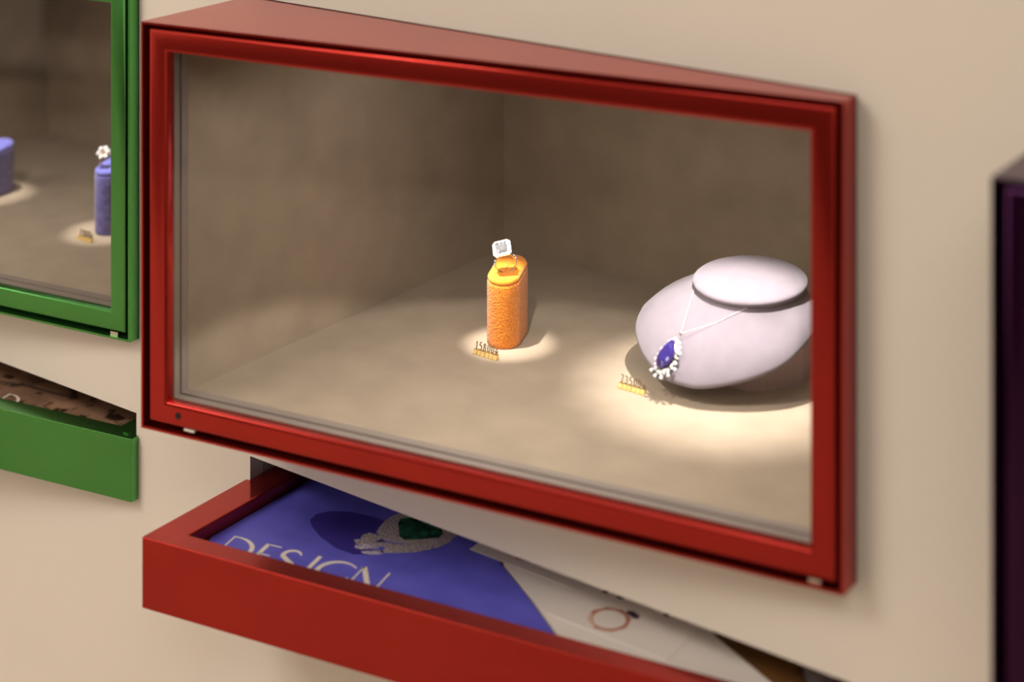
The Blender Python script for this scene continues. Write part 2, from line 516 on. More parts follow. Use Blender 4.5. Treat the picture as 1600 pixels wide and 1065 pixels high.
def make_case(name, dx, yl, yr, outer, inner, label):
    root = thing(name, (dx, 0, CASE_Z0), label, 'display case')
    pl, front_len = make_front(dx, yl, yr)
    sl = (yl - yr) / CASE_W
    t = 0.002
    yb = 0.344
    foot = [(dx, -yl), (dx + CASE_W, -yr), (dx + CASE_W, yb), (dx, yb)]
    # sheet-metal casing: top, bottom, two sides and a back
    bm = bmesh.new()
    prism(bm, foot, CASE_Z1 - t, CASE_Z1)
    prism(bm, foot, CASE_Z0, CASE_Z0 + t)
    prism(bm, [(dx, -yl), (dx + t, -yl + t * sl), (dx + t, yb), (dx, yb)], CASE_Z0 + t, CASE_Z1 - t)
    xr = dx + CASE_W
    prism(bm, [(xr - t, -yr - t * sl), (xr, -yr), (xr, yb), (xr - t, yb)], CASE_Z0 + t, CASE_Z1 - t)
    box(bm, dx + t, xr - t, yb - t, yb, CASE_Z0 + t, CASE_Z1 - t)
    obj('casing', bm, outer, root)
    # door frame with rounded edges
    s0, s1, z0, z1 = 0.0078, front_len - .0050, 0.9952, 1.3138
    fw = 0.0180
    prof = [(0, .0145), (0, .0022), (.0003, .0011), (.0010, .0004), (.0020, .00005), (.0024, 0), (.0152, 0), (.0156, .00005), (.0168, .0004),
            (.0176, .0012), (.0180, .0024), (.0180, .0145)]
    bm = bmesh.new()
    sweep_rect(bm, prof, s1 - s0, z1 - z0, lambda a, d, z: pl(s0 + a, d, z0 + z))
    door = obj('door_frame', bm, outer, root, smooth=50)
    # pane
    g = fw + 0.0004
    bm = bmesh.new()
    quadslab(bm, [pl(s0 + g, .0046, z0 + g), pl(s1 - g, .0046, z0 + g), pl(s1 - g, .0046, z1 - g), pl(s0 + g, .0046, z1 - g)], -0.004)
    obj('glass_pane', bm, M['glass'], door)
    # key hole
    if dx == 0:
        bm = bmesh.new()
        c = (0.0368 + 0.0, 1.0043)
        an = [i * pi / 10 for i in range(20)]
        loft(bm, [[pl(c[0] + .0026 * cos(a), .0001, c[1] + .0029 * sin(a)) for a in an], [pl(c[0] + .0026 * cos(a), -.0003, c[1] + .0029 * sin(a)) for a in an],
                  [pl(c[0] + .0022 * cos(a), -.0004, c[1] + .0025 * sin(a)) for a in an], [pl(c[0] + .0020 * cos(a), -.0001, c[1] + .0023 * sin(a)) for a in an]], caps=(False, True))
        h = obj('keyhole', bm, M['black'], door)
        h['label'] = 'black round keyhole'
    # grey seals: light strip against the glass, dark groove, light strip
    for nm, d0, d1, ins, m_ in (('glass_seal', .0092, .0160, .0186, 'seal'), ('seal_groove', .0161, .0185, .0180, 'seal_dark'),
                                ('inner_seal', .0186, .0265, .0190, 'seal')):
        bm = bmesh.new()
        sweep_rect(bm, [(ins - .006, d0), (ins, d0), (ins, d1), (ins - .006, d1)], s1 - s0, z1 - z0,
                   lambda a, d, z: pl(s0 + a, d, z0 + z))
        obj(nm, bm, M[m_], root)
    # carcass ring closing the gap behind the door
    bm = bmesh.new()
    sweep_rect(bm, [(.0022, .018), (.0195, .018), (.0195, .021), (.0022, .021)], front_len, CASE_Z1 - CASE_Z0,
               lambda a, d, z: pl(a, d, CASE_Z0 + z))
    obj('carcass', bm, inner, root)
    # suede panels
    a, c = pl(s0 + fw + .001, .0268, 0), pl(s1 - fw - .001, .0268, 0)
    bl, br = Vector((dx + .0335, .335, 0)), Vector((dx + .5445, .342, 0))
    zf, zc = 1.0124, 1.2965
    up = lambda p, z: Vector((p.x, p.y, z))
    for nm, pts in (('floor_panel', [up(a, zf), up(c, zf), up(br, zf), up(bl, zf)]),
                    ('ceiling_panel', [up(a, zc), up(c, zc), up(br, zc), up(bl, zc)]),
                    ('side_panel', [up(a, zf), up(bl, zf), up(bl, zc), up(a, zc)]),
                    ('side_panel', [up(c, zf), up(br, zf), up(br, zc), up(c, zc)]),
                    ('back_panel', [up(bl, zf), up(br, zf), up(br, zc), up(bl, zc)])):
        bm = bmesh.new()
        P = [Vector(p) for p in pts]
        n = (P[1] - P[0]).cross(P[2] - P[0])
        cen = Vector((dx + .28, .1, 1.15))
        sg = -0.0015 if n.dot(cen - P[0]) > 0 else 0.0015
        quadslab(bm, pts, sg)
        obj(nm, bm, M['suede'], root)
    # pivot pins and latch showing in the gap round the door
    bm = bmesh.new()
    box(bm, 0, .0085, 0, .008, 0, .0036)
    for v in bm.verts:
        v.co = pl(.5555 + v.co.x, .0018 + v.co.y, CASE_Z0 + .0022 + v.co.z)
    obj('hinge_pivot', bm, M['steel'], root)
    bm = bmesh.new()
    box(bm, 0, .0100, 0, .006, 0, .0018)
    for v in bm.verts:
        v.co = pl(.0415 + v.co.x, .0012 + v.co.y, CASE_Z0 + .0050 + v.co.z)
    obj('latch', bm, M['white_plastic'], root)
    return root


make_case('display_case', 0.0, .1226, .0200, M['red'], M['red_in'], 'red lacquered wedge-shaped wall display case with orange ring stand and mauve bust inside')
make_case('display_case', -PITCH, .1075, .0108, M['green'], M['green_in'], 'green lacquered wall display case with blue ring stands, cut off at left')
make_case('display_case', PITCH, .1226, .0200, M['purple'], M['purple_in'], 'dark purple lacquered wall display case cut off at right')


# ------------------------------------------------------------------ the trays below the cases
def make_tray(k, yl, yr, outer, inner, label):
    dx = k * PITCH
    z0, z1 = TRAYS[k]
    root = thing('brochure_tray', (dx, 0, z0), label, 'tray')
    sl = (yl - yr) / CASE_W
    yf = lambda x: -yl + sl * x
    out = [(0, -0.0006), (0, yf(0)), (CASE_W, yf(CASE_W)), (CASE_W, -0.0006), (.5672, -0.0006), (.5672, .30), (.0038, .30), (.0038, -.0006)]
    inn = [(.0295, .28), (.0295, yf(.0295) + .0192), (.5415, yf(.5415) + .0192), (.5415, .28)]
    bm = bmesh.new()
    o0 = [bm.verts.new((x + dx, y, z0)) for x, y in out]
    o1 = [bm.verts.new((x + dx, y, z1)) for x, y in out]
    i0 = [bm.verts.new((x + dx, y, z0)) for x, y in inn]
    i1 = [bm.verts.new((x + dx, y, z1)) for x, y in inn]
    for i in range(8):
        bm.faces.new((o0[i], o0[(i + 1) % 8], o1[(i + 1) % 8], o1[i]))
    for i in range(4):
        bm.faces.new((i0[i], i1[i], i1[(i + 1) % 4], i0[(i + 1) % 4]))
    for (o, i) in ((o0, i0), (o1, i1)):
        # rim as convex pieces
        bm.faces.new((o[0], o[1], i[1]))
        bm.faces.new((o[1], o[2], i[2], i[1]))
        bm.faces.new((o[2], o[3], i[2]))
        bm.faces.new((o[3], o[4], i[2]))
        bm.faces.new((o[4], o[5], i[3], i[2]))
        bm.faces.new((o[5], o[6], i[0], i[3]))
        bm.faces.new((o[6], o[7], i[1], i[0]))
        bm.faces.new((o[7], o[0], i[1]))
    bevel(obj('tray_body', bm, outer, root), 0.0011, 3)
    bm = bmesh.new()
    prism(bm, [(x + dx, y) for x, y in inn], z0 + .001, z0 + .024)
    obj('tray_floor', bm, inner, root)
    return root


make_tray(0, .1220, .0194, M['red'], M['red_in'], 'red lacquered open tray of brochures under the red case')
tg = make_tray(-1, .1205, .0088, M['green'], M['green_in'], 'green lacquered open tray under the green case, cut off at left')
bm = bmesh.new()
box(bm, -PITCH + .555, -PITCH + .561, -.0045, -.0015, .8988, .9000)
obj('stop_screw', bm, M['green'], tg)


# ------------------------------------------------------------------ printed matter in the trays
def flat(bm, pts, z, th=0.0001):
    prism(bm, [(p[0], p[1]) for p in pts], z, z + th)


def px(pts, z):
    return [(lambda q: (q.x, q.y))(at(u, v, z)) for (u, v) in pts]


def booklet(name, poly, z0, z1, m_cover, label, cat='brochure', cover=0.0007):
    root = thing(name, (poly[0][0], poly[0][1], z0), label, cat)
    bm = bmesh.new()
    prism(bm, poly, z0, z1 - cover)
    obj('pages', bm, M['pages'], root)
    bm = bmesh.new()
    prism(bm, poly, z1 - cover, z1)
    obj('cover', bm, m_cover, root)
    return root


TF = TRAYS[0][0] + .0241
ZB = 0.8872
blue = booklet('brochure', [(.0305, -.074), (.0345, -.083), (.046, -.0905), (.2, -.0655), (.355, -.0375), (.3615, -.0368), (.336, -.0212), (.295, .0056), (.249, .0330),
                            (.205, .062), (.17, .24), (.0305, .24)], TF, ZB, M['blue_cover'],
               'blue brochure titled DESIGN with an emerald ring on its cover, in the red tray')
# title DESIGN, in thick-and-thin capitals
O = Vector((.0436, -.0610))
TX = Vector((.9768, .2142))
TY = Vector((.2142, -.9768))                # down the page
H = .033


def tplace(a, b_, z):
    p = O + TX * a + TY * b_
    return Vector((p.x, p.y, z))


K, N_ = .0042, .0015
G = {
    'D': [([(.002, 0), (.002, H)], N_), (arc(.006, H / 2, .020, H / 2 - .0006, -100, 100, 24),
          [N_ + (K - N_) * max(0, cos(radians(-100 + 200 * i / 24))) for i in range(25)])],
    'E': [([(.034, 0), (.034, H)], K * .9), ([(.034, .0006), (.0465, .0006)], N_), ([(.034, H * .47), (.044, H * .47)], N_), ([(.034, H - .0006), (.047, H - .0006)], N_)],
    'S': [(arc(.0605, H * .25, .0075, H * .25 - .0006, -25, -200, 14)[::1] + arc(.0605, H * .75, .0085, H * .25 - .0006, -70, 140, 18),
          [N_ + (K - N_) * sin(pi * min(1, i / 33)) for i in range(34)])],
    'I': [([(.0824, 0), (.0824, H)], K * .85)],
    'G': [(arc(.1065, H / 2, .0168, H / 2 - .0004, -48, -312, 30), [N_ + (K - N_) * max(0, sin(pi * i / 30)) ** 1.5 for i in range(31)]),
          ([(.1175, H * .58), (.1175, H * .86)], N_)],
    'N': [([(.1225, H), (.1225, 0)], N_), ([(.1225, .0), (.1440, H)], K), ([(.1455, H), (.1455, 0)], N_)],
}
for ch, strokes in G.items():
    bm = bmesh.new()
    for pts, w in strokes:
        stroke(bm, pts, w, ZB, ZB + .0001, tplace)
    obj('title_letter', bm, M['letter'], blue)
# printed picture of the ring
zp = ZB
bm = bmesh.new()
flat(bm, px([(484, 812), (494, 803), (515, 798), (545, 799), (580, 806), (605, 815), (600, 850), (575, 866), (553, 866), (525, 856), (500, 838), (487, 822)], zp), zp, .00006)
obj('cover_print', bm, M['blue_shadow_print'], blue)
for pts, m_, th in (
        ([(588, 832), (592, 824), (601, 814), (612, 806), (626, 801), (640, 800), (680, 812), (716, 834), (700, 848), (682, 856), (655, 852), (630, 848), (600, 844)], 'rim_print', .00009),
        ([(589, 830), (600, 817), (612, 808), (625, 802), (624, 812), (622, 830), (628, 843), (640, 850), (610, 846), (592, 840)], 'diamond_print', .00012),
        ([(563, 842), (567, 835), (577, 832), (586, 834), (596, 842), (584, 846), (570, 846)], 'diamond_print', .00012),
        ([(553, 843), (560, 842), (572, 846), (600, 847), (640, 851), (672, 847), (684, 842), (708, 838), (690, 850), (672, 858), (648, 862), (612, 864), (592, 862), (604, 855), (580, 850), (556, 849)], 'diamond_print', .00012),
        ([(554, 852), (565, 849), (582, 851), (594, 853), (590, 857), (566, 858), (555, 856)], 'spark_print', .00012),
        ([(564, 861), (580, 860), (600, 860), (598, 865), (578, 866), (566, 864)], 'spark_print', .00012),
        ([(622, 816), (626, 810), (642, 808), (668, 816), (690, 826), (692, 834), (686, 840), (660, 842), (632, 843), (624, 838)], 'emerald_print', .00016)):
    bm = bmesh.new()
    flat(bm, px(pts, zp), zp, th)
    obj('cover_print', bm, M[m_], blue)

# white fold-out between the blue brochure and the amber one
ZW = 0.8878
white = booklet('leaflet', [(.2515, .0335), (.2975, .0061), (.3385, -.0207), (.3635, -.0362), (.44, -.0225), (.52, -.0085), (.5245, -.0040), (.503, .0135), (.437, .0440),
                            (.40, .075), (.40, .20), (.2515, .20)], TF, ZW, M['paper'],
                'white leaflet with slanting left edge beside the blue brochure in the red tray', 'leaflet', .0006)


def ring_print(root, cx, cy, z, sc, ang):
    """flat picture of an octagonal rose-gold ring with a dark stone"""
    ca, sa = cos(ang), sin(ang)
    pl2 = lambda x, y, zz: Vector((cx + (x * ca - y * sa) * sc, cy + (x * sa + y * ca) * sc, zz))
    oc = [(cos(radians(22.5 + 45 * i)), sin(radians(22.5 + 45 * i))) for i in range(8)]
    for (i0, i1, m_) in ((0, 8, 'rose_print'),):
        bm = bmesh.new()
        n = 48
        vo, vi = [], []
        for i in range(n):
            a = 2 * pi * i / n
            k = cos(pi / 8) / cos(((a + pi / 8 - pi / 8) % (pi / 4)) - pi / 8)
            vo.append((cos(a) * k, sin(a) * k))
            vi.append((.75 * cos(a), .75 * sin(a)))
        A = [bm.verts.new(pl2(x, y, z + .0001)) for x, y in vo]
        B = [bm.verts.new(pl2(x, y, z + .0001)) for x, y in vi]
        for i in range(n):
            bm.faces.new((A[i], A[(i + 1) % n], B[(i + 1) % n], B[i]))
        obj('ring_picture', bm, M[m_], root)
    bm = bmesh.new()
    flat(bm, [(p.x, p.y) for p in (pl2(x, y, z) for x, y in [(.18, .92), (.78, .80), (.92, .96), (.84, 1.16), (.36, 1.24), (.16, 1.10)])], z, .00016)
    obj('ring_picture', bm, M['gem_print'], root)
    bm = bmesh.new()
    stroke(bm, arc(0, 0, .885, .885, 195, 262, 12), .16, z + .00011, z + .00015, pl2)
    obj('ring_picture', bm, M['rose_print_light'], root)


def card(x0, y0, x1, y1, z, label):
    root = thing('leaflet', (x0, y0, z), label, 'leaflet', None)
    bm = bmesh.new()
    box(bm, x0, x1, y0, y1, z, z + .00035)
    obj('sheet', bm, M['paper'], root)
    return root


ZC = ZW + .0001
c1 = card(.2165, .0345, .3185, .19, ZC, 'white leaflet corner poking from the slot over the blue brochure')
ring_print(c1, .259, .0600, ZC + .00035, .0165, radians(-8))
c2 = card(.3190, -.0057, .4260, .19, ZC, 'white leaflet with a rose gold ring picture in the red tray')
ring_print(c2, .3635, .0150, ZC + .00035, .0168, radians(-8))
for x, w in ((.3385, .0045), (.3515, .0062), (.3935, .0045)):
    bm = bmesh.new()
    flat(bm, [(x, .0432), (x + w, .0432), (x + w, .0468), (x, .0468)], ZC + .00035, .0001)
    obj('printed_word', bm, M['print_ink'], c2)

booklet('brochure', [(.4400, .0445), (.5050, .0146), (.5255, -.0030), (.5300, .020), (.5080, .0430), (.48, .09), (.48, .2), (.41, .2), (.41, .08)], TF, .8862, M['amber_cover'],
        'amber brown brochure beyond the white leaflets in the red tray', cover=.0006)
booklet('leaflet', [(.5310, .0195), (.5410, -.004), (.5410, .2), (.4815, .2), (.4815, .0905), (.5095, .0440)], TF, .8850, M['grey_leaflet'],
        'grey paper leaflet at the right end of the red tray', 'leaflet', .0006)

# brown booklet in the green tray
gx = -PITCH
TG = TRAYS[-1][0] + .0241
ZG = .8880
br = booklet('brochure', [(gx + .0305, -.0885), (gx + .5280, .0070), (gx + .5390, .018), (gx + .5390, .24), (gx + .0305, .24)], TG, ZG, M['stone_cover'],
             'brown brochure printed with rough stone in the green tray')
GL = at(6, 613, ZG)
GD = at(14.4, 615, ZG)
gd = Vector((GD.x, GD.y))
gu = (Vector((at(33, 618, ZG).x, at(33, 618, ZG).y)) - gd)
gX = Vector((.984, .18)).normalized()
gY = Vector((.18, -.984)).normalized()


def gplace(a, b_, z):
    p = gd + gX * a + gY * b_
    return Vector((p.x, p.y, z))


for pts, w in (([(-.010, -.0010), (-.010, .030)], .0034), ([(.0035, -.001), (.0035, .030)], .0026)):
    pass
bm = bmesh.new()
stroke(bm, [(-.0125, 0), (-.0125, .030)], .0030, ZG, ZG + .0001, gplace)
stroke(bm, [(-.0125, .030), (.001, .030)], .0015, ZG, ZG + .0001, gplace)
obj('title_letter', bm, M['letter'], br)
bm = bmesh.new()
stroke(bm, [(.0012, 0), (.0012, .030)], .0022, ZG, ZG + .0001, gplace)
stroke(bm, arc(.0050, .015, .0150, .0145, -100, 100, 20), [.0014 + .002 * max(0, cos(radians(-100 + 10 * i))) for i in range(21)], ZG, ZG + .0001, gplace)
obj('title_letter', bm, M['letter'], br)
bm = bmesh.new()
stroke(bm, [(p.x, p.y) for p in (Vector((at(u, v, ZG).x, at(u, v, ZG).y)) for u, v in [(-8, 596), (10, 597), (40, 602), (80, 613), (120, 622)])], .003, ZG, ZG + .00008, lambda a, b_, z: Vector((a, b_, z)))
obj('cover_print', bm, M['print_ink'], br)

FZ = 1.0124          # floor of the cases


# ------------------------------------------------------------------ ring stands
def stadium(hw, hl, bulge):
    """straight long sides, shallow rounded ends with softened corners"""
    yc = hl - bulge
    k = .0028
    pts = []
    def end(sg):
        n = 14
        for i in range(n + 1):
            t = -1 + 2 * i / n
            x = t * (hw - k * .55)
            pts.append((sg * -1 * x if sg > 0 else x, sg * (yc + bulge * (1 - t * t) ** .62)))
    # front end (towards -y) left to right, then right side, then back end
    end(-1)
    pts.append((hw - k * .12, -yc + k * .45)); pts.append((hw, -yc + k * 1.3))
    pts.append((hw, 0)); pts.append((hw, yc - k * 1.3)); pts.append((hw - k * .12, yc - k * .45))
    end(1)
    pts.append((-hw + k * .12, yc - k * .45)); pts.append((-hw, yc - k * 1.3))
    pts.append((-hw, 0)); pts.append((-hw, -yc + k * 1.3)); pts.append((-hw + k * .12, -yc + k * .45))
    return pts


def make_stand(loc, rot, hw, hl, hgt, slope, m_body, m_cap, label):
    root = thing('ring_stand', loc, label, 'ring stand', 'ring stands in the cases')
    mt = Matrix.Translation(Vector(loc)) @ Matrix.Rotation(rot, 4, 'Z')
    st = stadium(hw, hl, hw * .62)
    top = lambda y, z: z + slope * y
    bm = bmesh.new()
    rr = []
    for (sc, z, fl) in ((.94, 0, 0), (.99, .0010, 0), (1, .004, 0), (1, hgt * .33, 0), (1, hgt * .66, 0), (1, hgt - .007, 1), (.985, hgt - .0052, 1), (.95, hgt - .0046, 1)):
        rr.append([mt @ Vector((x * sc, y * (1 - (1 - sc) * hw / hl), top(y, z) if fl else z)) for x, y in st])
    loft(bm, rr)
    obj('stand_body', bm, m_body, root, smooth=60)
    bm = bmesh.new()
    rr = []
    for (sc, z) in ((.90, -.0044), (.955, -.0040), (.975, -.0026), (.955, -.0010), (.90, 0), (.75, .0006), (.5, .0009), (.2, .0010)):
        rr.append([mt @ Vector((x * sc, y * (1 - (1 - sc) * hw / hl * .9), top(y, hgt + z))) for x, y in st])
    loft(bm, rr)
    obj('cushion', bm, m_cap, root, smooth=60)
    bm = bmesh.new()
    prism(bm, [(-.0007, -.010), (.0007, -.010), (.0007, .010), (-.0007, .010)], 0, .0002)
    for v in bm.verts:
        v.co = mt @ Vector((v.co.x, v.co.y, hgt + .00102 + slope * v.co.y + v.co.z))
    obj('slit', bm, m_body, root)
    return root


SR = radians(20)
make_stand((.1722, .1490, FZ), SR, .0148, .0258, .0625, .12, M['orange_terry'], M['orange'], 'orange terry-sided ring stand in the red case')
make_stand((-.3340, .1420, FZ), SR, .0140, .0255, .0685, .10, M['blue_terry'], M['blue'], 'tall blue velvet ring stand holding a diamond flower ring, beside the green frame')
make_stand((-.5355, .1430, FZ), radians(8), .0165, .0255, .0525, .10, M['blue_terry'], M['blue'], 'blue ring stand cut off by the left edge of the photo')


# ------------------------------------------------------------------ jewellery
def gem(bm, c, r, h, ax, seg=8, up=.35):
    """small faceted stone: table, girdle, point"""
    ax = Vector(ax).normalized()
    s = ax.orthogonal().normalized()
    t = ax.cross(s)
    c = Vector(c)
    rg = lambda rad, z: [c + ax * z + (s * cos(2 * pi * i / seg) + t * sin(2 * pi * i / seg)) * rad for i in range(seg)]
    loft(bm, [rg(r * .12, -h), rg(r, 0), rg(r * .6, h * up)])


def poly_gem(bm, outline, mt, table, crown, depth):
    n = len(outline)
    ring = lambda k, z: [mt @ Vector((x * k, y * k, z)) for x, y in outline]
    loft(bm, [ring(.12, -depth), ring(.55, -depth * .5), ring(1, -.0002), ring(1, .0002), ring((1 + table) / 2, crown * .6), ring(table, crown)])


def make_diamond_ring(loc):
    root = thing('diamond_ring', loc, 'white gold ring with large emerald-cut diamond in a halo, on orange stand', 'ring', 'rings on the stands')
    mt = Matrix.Translation(Vector(loc)) @ Matrix.Rotation(radians(40), 4, 'Z') @ Matrix.Rotation(radians(-15), 4, 'Y') @ Matrix.Rotation(radians(10), 4, 'X')
    R = .0092
    bm = bmesh.new()
    pts = [mt @ Vector((R * cos(a), 0, R + R * sin(a) - .0035)) for a in [2 * pi * i / 40 for i in range(40)]]
    tube(bm, pts, .0009, 8, closed=True)
    obj('band', bm, M['white_gold'], root, smooth=60)
    # side stones down the right and left shoulder
    for sgn in (1, -1):
        for i in range(4):
            a = radians(90 - sgn * (42 + 17 * i))
            p = mt @ Vector((R * 1.10 * cos(a), 0, R + R * 1.10 * sin(a) - .0035))
            ax = (mt.to_3x3() @ Vector((cos(a), 0, sin(a))))
            bm = bmesh.new()
            gem(bm, p, .00125 - .0001 * i, .0011, ax)
            obj('side_stone', bm, M['diamond'], root)
    hc = mt @ Vector((0, 0, 2 * R - .0035 + .0060))
    hx = Vector((.80, .54, .24)).normalized()
    hn = Vector((.30, -.52, .80))
    hn = (hn - hx * hn.dot(hx)).normalized()
    hy = hn.cross(hx)
    hm = Matrix(((hx.x, hy.x, hn.x, hc.x), (hx.y, hy.y, hn.y, hc.y), (hx.z, hy.z, hn.z, hc.z), (0, 0, 0, 1))) @ Matrix.Scale(1.08, 4)
    oct_ = [(.0046, -.0030), (.0046, .0030), (.0032, .0044), (-.0032, .0044), (-.0046, .0030), (-.0046, -.0030), (-.0032, -.0044), (.0032, -.0044)]
    bm = bmesh.new()
    poly_gem(bm, oct_, hm, .62, .0014, .0030)
    st = obj('centre_stone', bm, M['centre_diamond'], root)
    st['label'] = 'large clear emerald-cut diamond'
    # basket
    bm = bmesh.new()
    big = [(x * 1.62, y * 1.62) for x, y in oct_]
    loft(bm, [[hm @ Vector((x * .45, y * .45, -.0042)) for x, y in oct_], [hm @ Vector((x, y, -.0012)) for x, y in big], [hm @ Vector((x, y, -.0003)) for x, y in big],
              [hm @ Vector((x * 1.04, y * 1.04, -.0003)) for x, y in oct_], [hm @ Vector((x * .4, y * .4, -.0034)) for x, y in oct_]])
    obj('setting', bm, M['white_gold'], root)
    # halo stones
    for i in range(8):
        a, c = Vector(oct_[i]) * 1.34, Vector(oct_[(i + 1) % 8]) * 1.34
        k = 3 if (c - a).length > .007 else 2
        for j in range(k):
            p = a.lerp(c, (j + .5) / k)
            bm = bmesh.new()
            gem(bm, hm @ Vector((p.x, p.y, .0004)), .00135, .0010, hm.to_3x3() @ Vector((p.x * 40, p.y * 40, 1)))
            obj('halo_stone', bm, M['diamond'], root)
    return root


make_diamond_ring((.1770, .1420, FZ + .0642))


def make_flower_ring(loc):
    root = thing('flower_ring', loc, 'flower-shaped diamond cluster ring on tall blue stand', 'ring', 'rings on the stands')
    mt = Matrix.Translation(Vector(loc)) @ Matrix.Rotation(radians(30), 4, 'Z') @ Matrix.Rotation(radians(-18), 4, 'Y') @ Matrix.Rotation(radians(14), 4, 'X')
    R = .0085
    bm = bmesh.new()
    tube(bm, [mt @ Vector((R * cos(a), 0, R + R * sin(a) - .003)) for a in [2 * pi * i / 36 for i in range(36)]], .0009, 8, closed=True)
    obj('band', bm, M['rose_gold'], root, smooth=60)
    hc = mt @ Vector((-.001, 0, 2 * R - .003 + .0026))
    hx = Vector((.80, .56, .20)).normalized()
    hn = Vector((.28, -.72, .64))
    hn = (hn - hx * hn.dot(hx)).normalized()
    hy = hn.cross(hx)
    hm = Matrix(((hx.x, hy.x, hn.x, hc.x), (hx.y, hy.y, hn.y, hc.y), (hx.z, hy.z, hn.z, hc.z), (0, 0, 0, 1)))
    for i in range(6):
        a = 2 * pi * i / 6
        bm = bmesh.new()
        gem(bm, hm @ Vector((.0054 * cos(a), .0054 * sin(a), 0)), .0024, .0018, hm.to_3x3() @ Vector((cos(a) * .4, sin(a) * .4, 1)), 10)
        obj('petal_stone', bm, M['diamond'], root)
    bm = bmesh.new()
    gem(bm, hm @ Vector((0, 0, .0006)), .0020, .0018, hm.to_3x3() @ Vector((0, 0, 1)), 10)
    obj('centre_stone', bm, M['centre_diamond'], root)
    bm = bmesh.new()
    loft(bm, [[hm @ Vector((r * cos(2 * pi * i / 18), r * sin(2 * pi * i / 18), z)) for i in range(18)] for r, z in ((.0012, -.003), (.0050, -.0014), (.0050, -.0009))])
    obj('setting', bm, M['rose_gold'], root)
    for i in range(2):
        a = radians(90 - (48 + 22 * i))
        bm = bmesh.new()
        gem(bm, mt @ Vector((R * 1.1 * cos(a), 0, R + R * 1.1 * sin(a) - .003)), .0014, .0012, mt.to_3x3() @ Vector((cos(a), 0, sin(a))))
        obj('side_stone', bm, M['diamond'], root)
    return root


make_flower_ring((-.3300, .1330, FZ + .0690))

# ------------------------------------------------------------------ price tags
DIG = {
    '0': [[(.5, 1), (.15, .85), (.1, .5), (.15, .15), (.5, 0), (.85, .15), (.9, .5), (.85, .85), (.5, 1)]],
    '1': [[(.2, .8), (.52, 1), (.52, 0)]],
    '3': [[(.12, .88), (.5, 1), (.85, .8), (.75, .58), (.45, .53), (.8, .45), (.9, .22), (.5, 0), (.1, .12)]],
    '5': [[(.85, 1), (.22, 1), (.16, .55), (.5, .63), (.85, .5), (.88, .22), (.5, 0), (.12, .1)]],
    '7': [[(.1, 1), (.9, 1), (.42, 0)]],
    '8': [[(.5, .54), (.2, .68), (.2, .88), (.5, 1), (.8, .88), (.8, .68), (.5, .54), (.12, .38), (.12, .12), (.5, 0), (.88, .12), (.88, .38), (.5, .54)]],
    '9': [[(.85, .62), (.5, .45), (.15, .6), (.15, .85), (.5, 1), (.85, .85), (.85, .4), (.62, 0)]],
    'u': [[(.22, .95), (.78, .95)], [(.02, .6), (.98, .6)], [(.36, .6), (.32, .25), (.05, 0)], [(.62, .6), (.62, .08), (.95, .06), (.97, .25)]],
}


def make_tag(x0, y0, text, label, rz=0.0):
    root = thing('price_tag', (x0, y0, FZ), label, 'price tag', 'price tags in the cases')
    mt = Matrix.Translation((x0, y0, FZ)) @ Matrix.Rotation(rz, 4, 'Z')
    w, dpt, bh = .00425, .0042, .0040
    for i, ch in enumerate(text):
        bm = bmesh.new()
        j = .00012 * ((i * 7) % 3)
        x = i * w
        # block with a sloping front face
        prof = [(0, 0), (dpt, 0), (dpt, bh), (.0014, bh), (0, .0008)]
        a = [bm.verts.new(mt @ Vector((x + .00022, y - j, z))) for y, z in prof]
        c = [bm.verts.new(mt @ Vector((x + w - .00022, y - j, z))) for y, z in prof]
        bm.faces.new(a)
        bm.faces.new(list(reversed(c)))
        for k in range(5):
            bm.faces.new((a[k], a[(k + 1) % 5], c[(k + 1) % 5], c[k]))
        tile = obj('number_block', bm, M['gold'], root)
        bm = bmesh.new()
        hh = .0062 if ch != 'u' else .0042
        ww = .0028 if ch != 'u' else .0036
        for s_ in DIG[ch]:
            stroke(bm, [(px_ * ww, pz * hh) for px_, pz in s_], .00062, 0, .0009,
                   lambda a_, b_, z: mt @ Vector((x + (w - ww) / 2 + a_, .0026 - j + z + b_ * .18, bh + b_)))
        obj('digit', bm, M['gold_dark'], tile)
    return root


make_tag(.1675, .1035, '15800u', 'small gold price tag reading 15800 before the orange ring stand')
make_tag(.3060, .1185, '73500u', 'small gold price tag reading 73500 beside the mauve bust')
make_tag(-.3390, .0965, '1900u', 'small gold price tag before the tall blue ring stand')

# ------------------------------------------------------------------ bust and necklace
CN = Vector((.3710, .2274, 1.0853))
CB = Vector((.3710, .2000))
bust = thing('necklace_bust', (CB.x, CB.y, FZ), 'mauve suede necklace bust with flat round neck top in the red case', 'bust')
NS = 96


# half outline of the shield-shaped plate, tip towards the room: (half width, y)
HALF = [(0, .1240), (.016, .1255), (.034, .1345), (.052, .148), (.067, .166), (.0735, .184), (.0745, .203), (.071, .228), (.058, .250), (.030, .265), (0, .269)]
XB = .3620
OUTL = [(XB + w, y) for w, y in HALF] + [(XB - w, y) for w, y in HALF[-2:0:-1]]


def catmull(P, n):
    out, m_ = [], len(P)
    for i in range(m_):
        p0, p1, p2, p3 = (Vector(P[(i + k) % m_]) for k in (-1, 0, 1, 2))
        for q in range(n):
            t = q / n
            out.append(.5 * (2 * p1 + (p2 - p0) * t + (2 * p0 - 5 * p1 + 4 * p2 - p3) * t * t + (3 * p1 - p0 - 3 * p2 + p3) * t ** 3))
    return out


DENSE = sorted(((atan2(p.y - .203, p.x - XB) % (2 * pi), p) for p in catmull(OUTL, 24)), key=lambda q: q[0])


